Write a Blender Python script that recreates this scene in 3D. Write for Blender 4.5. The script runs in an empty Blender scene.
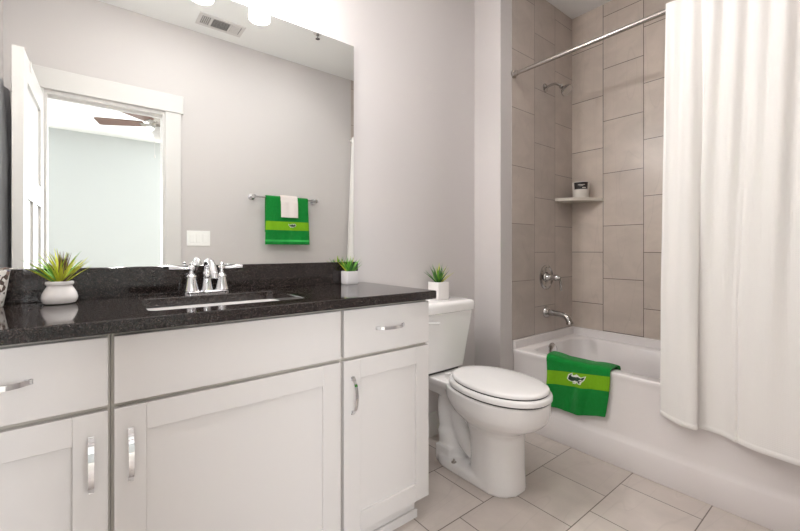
import bpy, bmesh, math, random
from mathutils import Vector, Matrix
R = math.radians
PI = math.pi
sc = bpy.context.scene
C = sc.collection
random.seed(7)

# ------------------------------------------------------------------ camera
cd = bpy.data.cameras.new('camera'); cam = bpy.data.objects.new('camera', cd); C.objects.link(cam)
cam.location = (0, 0, 1.09); cam.rotation_euler = (R(90), 0, R(51.44 - 90))
cd.sensor_width = 36; cd.lens = 17.505; cd.shift_y = -0.02; cd.clip_start = 0.01
sc.camera = cam

# ------------------------------------------------------------------ world, light, exposure
w = bpy.data.worlds.new('sky'); sc.world = w; w.use_nodes = True
w.node_tree.nodes['Background'].inputs[0].default_value = (0.80, 0.90, 1.0, 1)
w.node_tree.nodes['Background'].inputs[1].default_value = 1.5
sc.view_settings.view_transform = 'Standard'
sc.view_settings.look = 'None'
sc.view_settings.gamma = 1
sc.view_settings.use_curve_mapping = False
sc.view_settings.exposure = 0.22
VANITY_W = 21.0          # each of the three vanity bulbs
DAY_W = 205.0           # area lights behind the two added bedroom windows
CEIL_W = 5.0           # added bathroom ceiling downlights
def area(name, loc, rot, sx, sy, power, col=(1, 1, 1)):
    l = bpy.data.lights.new(name, 'AREA'); l.shape = 'RECTANGLE'; l.size = sx; l.size_y = sy
    l.energy = power; l.color = col
    o = bpy.data.objects.new(name, l); C.objects.link(o); o.location = loc; o.rotation_euler = rot
    return o
area('added_daylight', (-1.75, -4.10, 1.45), (R(-90), 0, PI), 1.5, 1.6, DAY_W * 0.75, (0.93, 0.97, 1.0))  # area lamps added to send light through the doorway
area('added_daylight', (2.15, -4.10, 1.45), (R(-90), 0, PI), 1.5, 1.6, DAY_W * 1.4, (0.93, 0.97, 1.0))

# ------------------------------------------------------------------ layout numbers
YW = 1.667      # mirror wall
YF = 1.463      # faucet (tiled) wall face
YC = -0.06      # doorway wall face
XD = -0.415     # left wall
XR = 2.802      # tiled long wall face
XB = 1.945      # side of the plumbing bump-out
H = 2.80
ZC = 0.925      # countertop height

# ------------------------------------------------------------------ materials
def lin(c):
    return tuple(((v / 255) / 12.92 if v / 255 <= 0.04045 else ((v / 255 + 0.055) / 1.055) ** 2.4) for v in c) + (1,)
def nodes(name):
    m = bpy.data.materials.new(name); m.use_nodes = True
    nt = m.node_tree; return m, nt, nt.nodes, nt.links, nt.nodes['Principled BSDF']
def mat(name, col, rough=0.5, metal=0, bump=0, bscale=200, var=0, vscale=6, spec=0.5, coat=0, sheen=0):
    m, nt, N, L, b = nodes(name)
    b.inputs['Base Color'].default_value = lin(col); b.inputs['Roughness'].default_value = rough
    b.inputs['Metallic'].default_value = metal; b.inputs['Specular IOR Level'].default_value = spec
    b.inputs['Coat Weight'].default_value = coat; b.inputs['Sheen Weight'].default_value = sheen
    tc = N.new('ShaderNodeTexCoord')
    if var:
        n = N.new('ShaderNodeTexNoise'); n.inputs['Scale'].default_value = vscale; n.inputs['Detail'].default_value = 4
        L.new(tc.outputs['Object'], n.inputs['Vector'])
        mx = N.new('ShaderNodeMix'); mx.data_type = 'RGBA'
        mx.inputs['A'].default_value = lin(tuple(max(0, v - var) for v in col)); mx.inputs['B'].default_value = lin(tuple(min(255, v + var) for v in col))
        L.new(n.outputs['Fac'], mx.inputs['Factor']); L.new(mx.outputs['Result'], b.inputs['Base Color'])
    if bump:
        n = N.new('ShaderNodeTexNoise'); n.inputs['Scale'].default_value = bscale; n.inputs['Detail'].default_value = 2
        L.new(tc.outputs['Object'], n.inputs['Vector'])
        bp = N.new('ShaderNodeBump'); bp.inputs['Strength'].default_value = bump; bp.inputs['Distance'].default_value = 0.002
        L.new(n.outputs['Fac'], bp.inputs['Height']); L.new(bp.outputs['Normal'], b.inputs['Normal'])
    return m
def tile_mat(name, c1, c2, mortar, axes, off, bw, rh, msize, rough, vein=10):
    """running-bond tile; axes = which world axes give (brick length, row) directions"""
    m, nt, N, L, b = nodes(name)
    g = N.new('ShaderNodeNewGeometry'); sp = N.new('ShaderNodeSeparateXYZ'); L.new(g.outputs['Position'], sp.inputs[0])
    cb = N.new('ShaderNodeCombineXYZ')
    for i, a in enumerate(axes):
        s = N.new('ShaderNodeMath'); s.operation = 'SUBTRACT'; s.inputs[1].default_value = off[i]
        L.new(sp.outputs[a], s.inputs[0]); L.new(s.outputs[0], cb.inputs[i])
    br = N.new('ShaderNodeTexBrick'); br.offset = 0.5; br.offset_frequency = 2; br.squash = 1
    L.new(cb.outputs[0], br.inputs['Vector'])
    br.inputs['Scale'].default_value = 1; br.inputs['Brick Width'].default_value = bw; br.inputs['Row Height'].default_value = rh
    br.inputs['Mortar Size'].default_value = msize; br.inputs['Mortar Smooth'].default_value = 0.2; br.inputs['Bias'].default_value = 0
    br.inputs['Color1'].default_value = lin(c1); br.inputs['Color2'].default_value = lin(c2); br.inputs['Mortar'].default_value = lin(mortar)
    # soft diagonal stone veining
    mp = N.new('ShaderNodeMapping'); mp.inputs['Rotation'].default_value = (0, 0, R(32)); mp.inputs['Scale'].default_value = (7, 5.0, 5)
    L.new(cb.outputs[0], mp.inputs['Vector'])
    n = N.new('ShaderNodeTexNoise'); n.inputs['Scale'].default_value = 1; n.inputs['Detail'].default_value = 6; n.inputs['Roughness'].default_value = 0.6
    n.inputs['Distortion'].default_value = 0.6
    L.new(mp.outputs[0], n.inputs['Vector'])
    mr = N.new('ShaderNodeMapRange'); mr.inputs['From Min'].default_value = 0.3; mr.inputs['From Max'].default_value = 0.7
    mr.inputs['To Min'].default_value = 1 - vein / 100; mr.inputs['To Max'].default_value = 1 + vein / 100
    L.new(n.outputs['Fac'], mr.inputs['Value'])
    mp2 = N.new('ShaderNodeMapping'); mp2.inputs['Rotation'].default_value = (0, 0, R(-38)); mp2.inputs['Scale'].default_value = (1.2, 8.0, 1); L.new(cb.outputs[0], mp2.inputs['Vector'])
    n2 = N.new('ShaderNodeTexNoise'); n2.inputs['Scale'].default_value = 1.3; n2.inputs['Detail'].default_value = 0.5; n2.inputs['Distortion'].default_value = 0.0; L.new(mp2.outputs[0], n2.inputs['Vector'])
    d1 = N.new('ShaderNodeMath'); d1.operation = 'SUBTRACT'; d1.inputs[1].default_value = 0.5; L.new(n2.outputs['Fac'], d1.inputs[0])
    d2 = N.new('ShaderNodeMath'); d2.operation = 'ABSOLUTE'; L.new(d1.outputs[0], d2.inputs[0])
    d3 = N.new('ShaderNodeMapRange'); d3.inputs['From Min'].default_value = 0; d3.inputs['From Max'].default_value = 0.012; d3.inputs['To Min'].default_value = 0.93; d3.inputs['To Max'].default_value = 1.0; L.new(d2.outputs[0], d3.inputs['Value'])
    d4 = N.new('ShaderNodeMath'); d4.operation = 'MULTIPLY'; L.new(mr.outputs['Result'], d4.inputs[0]); L.new(d3.outputs['Result'], d4.inputs[1])
    mx = N.new('ShaderNodeVectorMath'); mx.operation = 'SCALE'; L.new(br.outputs['Color'], mx.inputs[0]); L.new(d4.outputs[0], mx.inputs['Scale'])
    L.new(mx.outputs[0], b.inputs['Base Color'])
    b.inputs['Roughness'].default_value = rough
    bp = N.new('ShaderNodeBump'); bp.inputs['Strength'].default_value = 0.35; bp.inputs['Distance'].default_value = 0.002; bp.invert = True
    L.new(br.outputs['Fac'], bp.inputs['Height']); L.new(bp.outputs['Normal'], b.inputs['Normal'])
    return m
def granite():
    m, nt, N, L, b = nodes('black_granite')
    tc = N.new('ShaderNodeTexCoord')
    v = N.new('ShaderNodeTexVoronoi'); v.inputs['Scale'].default_value = 560; L.new(tc.outputs['Object'], v.inputs['Vector'])
    sep = N.new('ShaderNodeSeparateColor'); L.new(v.outputs['Color'], sep.inputs[0])
    r = N.new('ShaderNodeValToRGB'); e = r.color_ramp.elements
    e[0].position = 0; e[0].color = lin((20, 15, 14)); e[1].position = 1; e[1].color = lin((92, 80, 75))
    for p, c in ((0.5, (28, 22, 20)), (0.75, (40, 33, 30)), (0.9, (58, 49, 46))):
        k = e.new(p); k.color = lin(c)
    L.new(sep.outputs[0], r.inputs['Fac']); L.new(r.outputs['Color'], b.inputs['Base Color'])
    b.inputs['Roughness'].default_value = 0.07; b.inputs['Specular IOR Level'].default_value = 0.55
    return m
def mosaic():
    m, nt, N, L, b = nodes('mosaic_glass')
    tc = N.new('ShaderNodeTexCoord')
    v = N.new('ShaderNodeTexVoronoi'); v.inputs['Scale'].default_value = 75; L.new(tc.outputs['Object'], v.inputs['Vector'])
    sep = N.new('ShaderNodeSeparateColor'); L.new(v.outputs['Color'], sep.inputs[0])
    r = N.new('ShaderNodeValToRGB'); r.color_ramp.interpolation = 'CONSTANT'; e = r.color_ramp.elements
    e[0].position = 0; e[0].color = lin((226, 220, 214)); e[1].position = 0.5; e[1].color = lin((150, 128, 118))
    for p, c in ((0.66, (70, 58, 96)), (0.80, (92, 76, 70)), (0.9, (206, 196, 190))):
        k = e.new(p); k.color = lin(c)
    L.new(sep.outputs[0], r.inputs['Fac']); L.new(r.outputs['Color'], b.inputs['Base Color'])
    b.inputs['Roughness'].default_value = 0.15
    return m
def sheer(name, col, transp):
    m = bpy.data.materials.new(name); m.use_nodes = True; N = m.node_tree.nodes; L = m.node_tree.links
    N.clear(); o = N.new('ShaderNodeOutputMaterial'); mx = N.new('ShaderNodeMixShader'); mx.inputs[0].default_value = transp
    a = N.new('ShaderNodeBsdfPrincipled'); a.inputs['Base Color'].default_value = lin(col); a.inputs['Roughness'].default_value = 0.2
    t = N.new('ShaderNodeBsdfTransparent'); L.new(a.outputs[0], mx.inputs[1]); L.new(t.outputs[0], mx.inputs[2]); L.new(mx.outputs[0], o.inputs[0])
    return m
def emit(name, col, s):
    m = bpy.data.materials.new(name); m.use_nodes = True; N = m.node_tree.nodes; b = N['Principled BSDF']
    b.inputs['Base Color'].default_value = lin(col); b.inputs['Emission Color'].default_value = lin(col); b.inputs['Emission Strength'].default_value = s
    return m
def curtain_mat():
    m, nt, N, L, b = nodes('curtain_cloth')
    b.inputs['Base Color'].default_value = lin((250, 246, 242)); b.inputs['Roughness'].default_value = 0.9; b.inputs['Specular IOR Level'].default_value = 0.1
    tc = N.new('ShaderNodeTexCoord'); sp = N.new('ShaderNodeSeparateXYZ'); L.new(tc.outputs['Object'], sp.inputs[0])
    hs = []
    for a in (1, 2):
        s = N.new('ShaderNodeMath'); s.operation = 'MULTIPLY'; s.inputs[1].default_value = 900; L.new(sp.outputs[a], s.inputs[0])
        q = N.new('ShaderNodeMath'); q.operation = 'SINE'; L.new(s.outputs[0], q.inputs[0]); hs.append(q)
    ad = N.new('ShaderNodeMath'); ad.operation = 'ADD'; L.new(hs[0].outputs[0], ad.inputs[0]); L.new(hs[1].outputs[0], ad.inputs[1])
    bp = N.new('ShaderNodeBump'); bp.inputs['Strength'].default_value = 0.12; bp.inputs['Distance'].default_value = 0.001
    L.new(ad.outputs[0], bp.inputs['Height']); L.new(bp.outputs['Normal'], b.inputs['Normal'])
    tr = N.new('ShaderNodeBsdfTranslucent'); tr.inputs[0].default_value = lin((250, 246, 242))
    mx = N.new('ShaderNodeMixShader'); mx.inputs[0].default_value = 0.08
    L.new(b.outputs[0], mx.inputs[1]); L.new(tr.outputs[0], mx.inputs[2]); L.new(mx.outputs[0], N['Material Output'].inputs[0])
    return m
M = {}
M['wall'] = mat('wall_paint', (208, 202, 200), 0.85, bump=0.04, bscale=320, spec=0.2)
M['ceil'] = mat('ceiling_paint', (244, 243, 241), 0.9, spec=0.2)
M['trim'] = mat('trim_paint', (217, 213, 210), 0.4)
M['cab'] = mat('cabinet_paint', (221, 216, 213), 0.38)
M['frame'] = mat('cabinet_frame_shaded', (206, 199, 188), 0.5)  # cabinet paint darkened for the shade in the door gaps
M['floor'] = tile_mat('floor_tile', (208, 197, 189), (199, 188, 180), (120, 108, 100), (0, 1), (1.177 + 0.151, 1.086 - 0.310 * 3, 0), 0.302, 0.310, 0.0024, 0.36, 7)
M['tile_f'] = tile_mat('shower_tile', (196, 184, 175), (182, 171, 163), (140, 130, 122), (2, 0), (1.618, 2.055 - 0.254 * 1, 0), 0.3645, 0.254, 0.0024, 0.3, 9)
M['tile_b'] = tile_mat('shower_tile_lit', (213, 199, 187), (199, 186, 175), (114, 103, 95), (2, 1), (1.618, 1.240 - 0.254 * 10, 0), 0.3645, 0.254, 0.0024, 0.3, 9)  # same tile, lightened for the stronger light on the long wall
M['granite'] = granite()
M['mirror'] = mat('mirror_glass', (243, 246, 244), 0.0, 1.0)
M['porcelain'] = mat('porcelain', (243, 240, 238), 0.12, coat=0.3)
M['acrylic'] = mat('tub_acrylic', (240, 234, 232), 0.16)
M['chrome'] = mat('chrome', (226, 226, 228), 0.08, 1.0)
M['chrome_shower'] = mat('chrome_dim_reflections', (188, 186, 184), 0.06, 1.0)  # chrome darkened to stand for its dim reflections
M['nickel'] = mat('brushed_nickel', (186, 180, 174), 0.22, 1.0)
M['gap'] = mat('dark_gap', (52, 46, 44), 0.6)
M['green'] = mat('green_terry', (14, 128, 48), 0.95, bump=0.9, bscale=420, var=9, vscale=60, spec=0.1, sheen=0.2)
M['lime'] = mat('lime_band', (122, 176, 32), 0.8, bump=0.5, bscale=500, var=6, vscale=80, spec=0.1)
M['lgreen'] = mat('light_green_stripe', (62, 178, 88), 0.9, bump=0.5, bscale=500, spec=0.1)
M['dkgreen'] = mat('dark_green_thread', (18, 52, 30), 0.8)
M['whitethread'] = mat('white_thread', (232, 232, 222), 0.8)
M['terry'] = mat('white_terry', (240, 228, 224), 0.95, bump=0.9, bscale=420, spec=0.1)
M['greycloth'] = mat('grey_cloth', (214, 214, 218), 0.95, bump=0.6, bscale=300, spec=0.1)
M['curtain'] = curtain_mat()
M['potwhite'] = mat('white_ceramic', (236, 231, 228), 0.25)
M['potgrey'] = mat('grey_concrete', (206, 201, 200), 0.8, bump=0.2, bscale=150, var=5, vscale=40)
M['soil'] = mat('soil', (58, 48, 38), 0.95, bump=1, bscale=200)
M['leaf'] = mat('leaf_green', (104, 166, 52), 0.5, var=18, vscale=30)
M['leafdk'] = mat('leaf_dark', (62, 118, 44), 0.5, var=14, vscale=30)
M['leafyl'] = mat('leaf_yellow', (196, 200, 62), 0.5, var=18, vscale=30)
M['leafpurple'] = mat('leaf_purple', (110, 84, 66), 0.5)
M['mosaic'] = mosaic()
M['marble'] = mat('shelf_marble', (216, 208, 196), 0.25, var=8, vscale=20)
M['black'] = mat('black_label', (32, 26, 26), 0.4)
M['print'] = mat('label_print', (214, 206, 198), 0.5)
M['wax'] = mat('jar_white', (226, 219, 210), 0.3)
M['switch'] = mat('switch_plastic', (250, 248, 245), 0.35)
M['ventdark'] = mat('vent_shadow', (120, 116, 114), 0.7)
M['wood'] = mat('fan_blade_wood', (112, 84, 74), 0.45, var=10, vscale=14)
M['carpet'] = mat('carpet', (196, 188, 178), 0.95, bump=1, bscale=400)
M['bedwall'] = mat('bedroom_paint', (196, 198, 197), 0.85)
M['shade'] = sheer('frosted_glass', (255, 246, 232), 0.75)
M['bulb'] = emit('bulb_glow', (255, 236, 205), 6.0)
M['bulb'].node_tree.nodes['Principled BSDF'].inputs['Alpha'].default_value = 0.25
M['lens'] = emit('added_downlight_lens', (255, 242, 222), 5.0)
M['pane'] = sheer('window_glass', (230, 236, 240), 0.92)

# ------------------------------------------------------------------ mesh helpers (world coordinates)
def add_box(bm, x0, x1, y0, y1, z0, z1, bev=0, seg=2, mi=0):
    vs = [bm.verts.new((x, y, z)) for z in (z0, z1) for y in (y0, y1) for x in (x0, x1)]
    fs = [bm.faces.new([vs[i] for i in q]) for q in ((0, 2, 3, 1), (4, 5, 7, 6), (0, 1, 5, 4), (2, 6, 7, 3), (0, 4, 6, 2), (1, 3, 7, 5))]
    for f in fs: f.material_index = mi
    if bev:
        es = list({e for f in fs for e in f.edges})
        r = bmesh.ops.bevel(bm, geom=es, offset=bev, segments=seg, affect='EDGES', profile=0.5)
        for f in r['faces']: f.material_index = mi
    return vs
def box(x0, x1, y0, y1, z0, z1, bev=0, seg=2):
    bm = bmesh.new(); add_box(bm, x0, x1, y0, y1, z0, z1, bev, seg); return bm
def rrect(x0, x1, y0, y1, r, z, n=5):
    p = []
    for cx, cy, a0 in ((x1 - r, y1 - r, 0), (x0 + r, y1 - r, 90), (x0 + r, y0 + r, 180), (x1 - r, y0 + r, 270)):
        for i in range(n + 1):
            a = R(a0 + 90 * i / n); p.append(Vector((cx + r * math.cos(a), cy + r * math.sin(a), z)))
    return p
def loft(bm, rings, cap0=True, cap1=True, close=False, mi=0):
    vr = [[bm.verts.new(p) for p in r] for r in rings]
    n = len(vr[0]); seq = list(range(len(vr) - 1))
    for k in seq:
        a, b = vr[k], vr[k + 1]
        for i in range(n):
            j = (i + 1) % n; bm.faces.new((a[i], a[j], b[j], b[i])).material_index = mi
    if close:
        a, b = vr[-1], vr[0]
        for i in range(n):
            j = (i + 1) % n; bm.faces.new((a[i], a[j], b[j], b[i])).material_index = mi
    else:
        if cap0: bm.faces.new(list(reversed(vr[0]))).material_index = mi
        if cap1: bm.faces.new(vr[-1]).material_index = mi
    return vr
def frame_of(d):
    d = d.normalized(); u = Vector((0, 0, 1)) if abs(d.z) < 0.9 else Vector((1, 0, 0))
    a = d.cross(u).normalized(); return a, d.cross(a).normalized()
def add_tube(bm, pts, rad, n=12, mi=0, sx=1, sy=1):
    pts = [Vector(p) for p in pts]; k = len(pts)
    rad = rad if isinstance(rad, (list, tuple)) else [rad] * k
    rings = []; a = b = None
    for i, p in enumerate(pts):
        t = (pts[min(i + 1, k - 1)] - pts[max(i - 1, 0)]).normalized()
        if a is None: a, b = frame_of(t)
        else:
            a = (a - t * a.dot(t)).normalized(); b = t.cross(a).normalized()
        rings.append([p + (a * math.cos(2 * PI * j / n) * sx + b * math.sin(2 * PI * j / n) * sy) * rad[i] for j in range(n)])
    loft(bm, rings, mi=mi)
def smooth_path(pts, sub=6):
    pts = [Vector(p) for p in pts]; out = []
    for i in range(len(pts) - 1):
        p0, p1, p2, p3 = pts[max(i - 1, 0)], pts[i], pts[i + 1], pts[min(i + 2, len(pts) - 1)]
        for s in range(sub):
            t = s / sub
            out.append(0.5 * ((2 * p1) + (p2 - p0) * t + (2 * p0 - 5 * p1 + 4 * p2 - p3) * t * t + (3 * p1 - p0 - 3 * p2 + p3) * t ** 3))
    out.append(pts[-1]); return out
def add_lathe(bm, prof, o, axis=(0, 0, 1), n=24, mi=0):
    """prof: (radius, height) along axis from origin o; ends capped"""
    ax = Vector(axis).normalized(); a, b = frame_of(ax); o = Vector(o)
    rings = [[o + ax * h + (a * math.cos(2 * PI * j / n) + b * math.sin(2 * PI * j / n)) * max(r, 1e-4) for j in range(n)] for r, h in prof]
    loft(bm, rings, mi=mi)
def add_prism(bm, poly, fn, t0, t1, mi=0):
    """poly 2D outline; fn(u,v,t) -> world"""
    a = [bm.verts.new(fn(u, v, t0)) for u, v in poly]; b = [bm.verts.new(fn(u, v, t1)) for u, v in poly]
    n = len(poly); bm.faces.new(list(reversed(a))).material_index = mi; bm.faces.new(b).material_index = mi
    for i in range(n): bm.faces.new((a[i], a[(i + 1) % n], b[(i + 1) % n], b[i])).material_index = mi
def wloc(o):
    v = Vector((0, 0, 0))
    while o: v += o.location; o = o.parent
    return v
def obj(name, bm, m, parent=None, smooth=False, origin=None):
    """link bm (world coordinates) as ONE mesh object"""
    if isinstance(bm, bpy.types.Mesh): me = bm
    else:
        bmesh.ops.recalc_face_normals(bm, faces=bm.faces)
        me = bpy.data.meshes.new(name); bm.to_mesh(me); bm.free()
    me.name = name
    o = bpy.data.objects.new(name, me); C.objects.link(o)
    base = wloc(parent) if parent else Vector((0, 0, 0))
    if origin is None:
        cs = [v.co for v in me.vertices]
        origin = Vector((sum(c.x for c in cs) / len(cs), sum(c.y for c in cs) / len(cs), min(c.z for c in cs)))
    origin = Vector(origin)
    me.transform(Matrix.Translation(-origin)); o.location = origin - base
    if parent: o.parent = parent
    for x in (m if isinstance(m, (list, tuple)) else [m]): me.materials.append(M[x])
    if smooth:
        for p in me.polygons: p.use_smooth = True
        try: me.set_sharp_from_angle(angle=R(38 if smooth is True else smooth))
        except Exception: pass
    return o
def tag(o, label=None, cat=None, group=None, kind=None):
    if label: o['label'] = label
    if cat: o['category'] = cat
    if group: o['group'] = group
    if kind: o['kind'] = kind
    return o
def thing(name, loc, label, cat, group=None):
    o = bpy.data.objects.new(name, None); C.objects.link(o); o.location = loc; o.empty_display_size = 0.05
    return tag(o, label, cat, group)
def struct(name, bm, m, label=None, parent=None, smooth=False):
    o = obj(name, bm, m, parent, smooth)
    if parent is None: tag(o, label or name.replace('_', ' '), name.split('_')[0], kind='structure')
    return o
def baked(bm, mods):
    """apply a list of (type, settings) modifiers and return the mesh"""
    bmesh.ops.recalc_face_normals(bm, faces=bm.faces)
    me = bpy.data.meshes.new('tmp'); bm.to_mesh(me); bm.free()
    o = bpy.data.objects.new('tmp', me); C.objects.link(o)
    for t, s in mods:
        md = o.modifiers.new(t.lower(), t)
        for k, v in s.items(): setattr(md, k, v)
    dg = bpy.context.evaluated_depsgraph_get(); dg.update()
    out = bpy.data.meshes.new_from_object(o.evaluated_get(dg)); bpy.data.objects.remove(o); bpy.data.meshes.remove(me)
    return out

# ================================================================== SETTING
# bathroom shell
struct('floor', box(XD - 0.1, XR + 0.12, YC - 0.12, YW + 0.12, -0.1, 0), 'floor', 'beige square floor tiles laid in running bond')
struct('ceiling', box(XD - 0.1, XR + 0.12, YC - 0.12, YW + 0.12, H, H + 0.1), 'ceil', 'white flat bathroom ceiling')
struct('wall_back', box(XD - 0.1, XB, YW, YW + 0.12, 0, H), 'wall', 'pale painted wall behind mirror and toilet')
struct('wall_left', box(XD - 0.1, XD, YC, YW, 0, H), 'wall', 'pale painted wall at left end of vanity')
bm = bmesh.new(); add_box(bm, XB, XR + 0.12, YF + 0.01, YW + 0.12, 0, H); add_box(bm, XB, 2.052, YF, YF + 0.01, 0, H); add_box(bm, 2.052, XR, YF, YF + 0.01, 0, 0.5225)
struct('wall_plumbing', bm, 'wall', 'pale painted wall stepping forward between toilet and tub')
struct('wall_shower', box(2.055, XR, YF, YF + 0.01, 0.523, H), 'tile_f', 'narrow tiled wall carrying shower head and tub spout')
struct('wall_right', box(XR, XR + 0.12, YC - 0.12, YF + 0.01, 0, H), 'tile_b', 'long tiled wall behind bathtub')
struct('trim_1', box(2.0522, 2.0548, YF - 0.002, YF + 0.009, 0.47, H), 'trim', 'slim white edge strip of shower tile')
# doorway wall with opening
DX0, DX1, DZ = -0.235, 0.443, 2.12
bm = bmesh.new()
add_box(bm, XD - 0.1, DX0, YC - 0.12, YC, 0, H); add_box(bm, DX1, 2.061, YC - 0.12, YC, 0, H); add_box(bm, DX0, DX1, YC - 0.12, YC, DZ, H)
struct('wall_front', bm, 'wall', 'pale painted wall with doorway, reflected in mirror')
bm = bmesh.new(); add_box(bm, 2.061, XR, YC - 0.12, YC, 0, H)
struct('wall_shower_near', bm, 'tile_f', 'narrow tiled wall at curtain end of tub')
bm = bmesh.new()
add_box(bm, DX1 - 0.004, DX1 + 0.102, YC - 0.0, YC + 0.018, 0, DZ + 0.004, 0.003, 1)
add_box(bm, DX0 - 0.102, DX0 + 0.004, YC - 0.0, YC + 0.018, 0, DZ + 0.004, 0.003, 1)
add_box(bm, DX0 - 0.118, DX1 + 0.118, YC - 0.0, YC + 0.024, DZ + 0.004, DZ + 0.138, 0.003, 1)
add_box(bm, DX1 - 0.018, DX1 - 0.0005, YC - 0.12, YC - 0.0005, 0, DZ - 0.02); add_box(bm, DX0 + 0.0005, DX0 + 0.018, YC - 0.12, YC - 0.0005, 0, DZ - 0.02)
add_box(bm, DX0 + 0.0005, DX1 - 0.0005, YC - 0.12, YC - 0.0005, DZ - 0.02, DZ - 0.0005)
add_box(bm, DX0 + 0.018, DX1 - 0.018, YC - 0.07, YC - 0.055, DZ - 0.032, DZ - 0.02)
struct('trim_2', bm, 'trim', 'white flat casing around bathroom doorway')
struct('baseboard_back', box(1.076, XB - 0.014, YW - 0.014, YW, 0, 0.135, 0.004, 2), 'trim', 'white baseboard behind toilet')
struct('baseboard_side', box(XB - 0.014, XB, YF - 0.014, YW, 0, 0.135, 0.004, 2), 'trim', 'white baseboard on stepped wall beside toilet')
struct('baseboard_front', box(DX1 + 0.103, 2.07, YC, YC + 0.014, 0, 0.135, 0.004, 2), 'trim', 'white baseboard under towel bar')
# bathroom door, opened into the room
def door_slab():
    Wd, T, Hd, z0 = 0.740, 0.042, 2.066, 0.012
    piv = Vector((-0.232, YC + 0.012, 0)); ang = R(91.6)
    dx = Vector((math.cos(ang), math.sin(ang), 0)); nrm = Vector((math.sin(ang), -math.cos(ang), 0))   # nrm points to +x
    t = thing('door_1', piv + dx * Wd / 2, 'white three-panel door standing open, reflected at left of mirror', 'door'); t['kind'] = 'structure'
    def P(u, v, d): return piv + dx * u + Vector((0, 0, v + z0)) - nrm * d
    def slab(bm, u0, u1, v0, v1, d0, d1):
        add_prism(bm, [(u0, v0), (u1, v0), (u1, v1), (u0, v1)], lambda u, v, d: P(u, v, d), d0, d1)
    bm = bmesh.new()
    S = 0.115
    slab(bm, 0, S, 0, Hd, 0, T); slab(bm, Wd - S, Wd, 0, Hd, 0, T)
    for v0, v1 in ((0, 0.22), (1.34, 1.46), (Hd - 0.13, Hd)): slab(bm, S, Wd - S, v0, v1, 0, T)
    slab(bm, Wd / 2 - 0.05, Wd / 2 + 0.05, 0.22, 1.34, 0, T)
    obj('frame', bm, 'trim', t)
    for u0, u1, v0, v1 in ((S, Wd - S, 1.46, Hd - 0.13), (S, Wd / 2 - 0.05, 0.22, 1.34), (Wd / 2 + 0.05, Wd - S, 0.22, 1.34)):
        bm = bmesh.new(); slab(bm, u0, u1, v0, v1, 0.012, T - 0.012); obj('panel', bm, 'trim', t)
    bm = bmesh.new(); c = P(Wd - 0.065, 0.95, 0)
    add_lathe(bm, [(0.03, 0), (0.03, 0.006), (0.012, 0.01), (0.01, 0.03), (0.026, 0.036), (0.028, 0.05), (0.016, 0.06), (0, 0.062)], c, nrm, 20)
    obj('handle', bm, 'nickel', t, True)
    return P, Wd, T, Hd
DP, DW, DT, DH = door_slab()
# bedroom beyond the doorway
BY = -4.0
struct('floor_bedroom', box(-3.0, 3.2, BY, YC - 0.12, -0.1, 0), 'carpet', 'pale bedroom carpet beyond doorway')
struct('ceiling_bedroom', box(-3.0, 3.2, BY, YC - 0.12, H, H + 0.1), 'ceil', 'white bedroom ceiling beyond doorway')
struct('wall_bedroom_left', box(-3.1, -3.0, BY, YC - 0.12, 0, H), 'bedwall', 'left bedroom wall')
struct('wall_bedroom_right', box(3.2, 3.3, BY, YC - 0.12, 0, H), 'bedwall', 'right bedroom wall')
bm = bmesh.new()
wins = ((-2.5, -1.0), (1.4, 2.9))
add_box(bm, -3.1, wins[0][0], BY - 0.1, BY, 0, H); add_box(bm, wins[0][1], wins[1][0], BY - 0.1, BY, 0, H); add_box(bm, wins[1][1], 3.3, BY - 0.1, BY, 0, H)
for a, b in wins: add_box(bm, a, b, BY - 0.1, BY, 0, 0.65); add_box(bm, a, b, BY - 0.1, BY, 2.25, H)
struct('wall_bedroom_far', bm, 'bedwall', 'far bedroom wall seen through doorway in mirror')
bm = bmesh.new(); add_box(bm, -3.1, XD - 0.1, YC - 0.12, YC - 0.02, 0, H); 
struct('wall_bedroom_near', bm, 'bedwall', 'bedroom wall beside bathroom')
for i, (a, b) in enumerate(wins):
    t = thing('window_%d' % (i + 1), ((a + b) / 2, BY - 0.05, 0.65), 'white framed, one of two bedroom windows added for light, %s' % ('left', 'right')[i], 'window'); t['kind'] = 'structure'  # unseen windows, added to light the room
    bm = bmesh.new()
    for q in ((a, a + 0.05, 0.65, 2.25), (b - 0.05, b, 0.65, 2.25), (a + 0.05, b - 0.05, 0.65, 0.7), (a + 0.05, b - 0.05, 2.2, 2.25), (a + 0.05, b - 0.05, 1.43, 1.47)):
        add_box(bm, q[0], q[1], BY - 0.08, BY - 0.03, q[2], q[3])
    obj('window_frame', bm, 'trim', t)
    obj('pane', box(a + 0.05, b - 0.05, BY - 0.058, BY - 0.052, 0.7, 2.2), 'pane', t)

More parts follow.
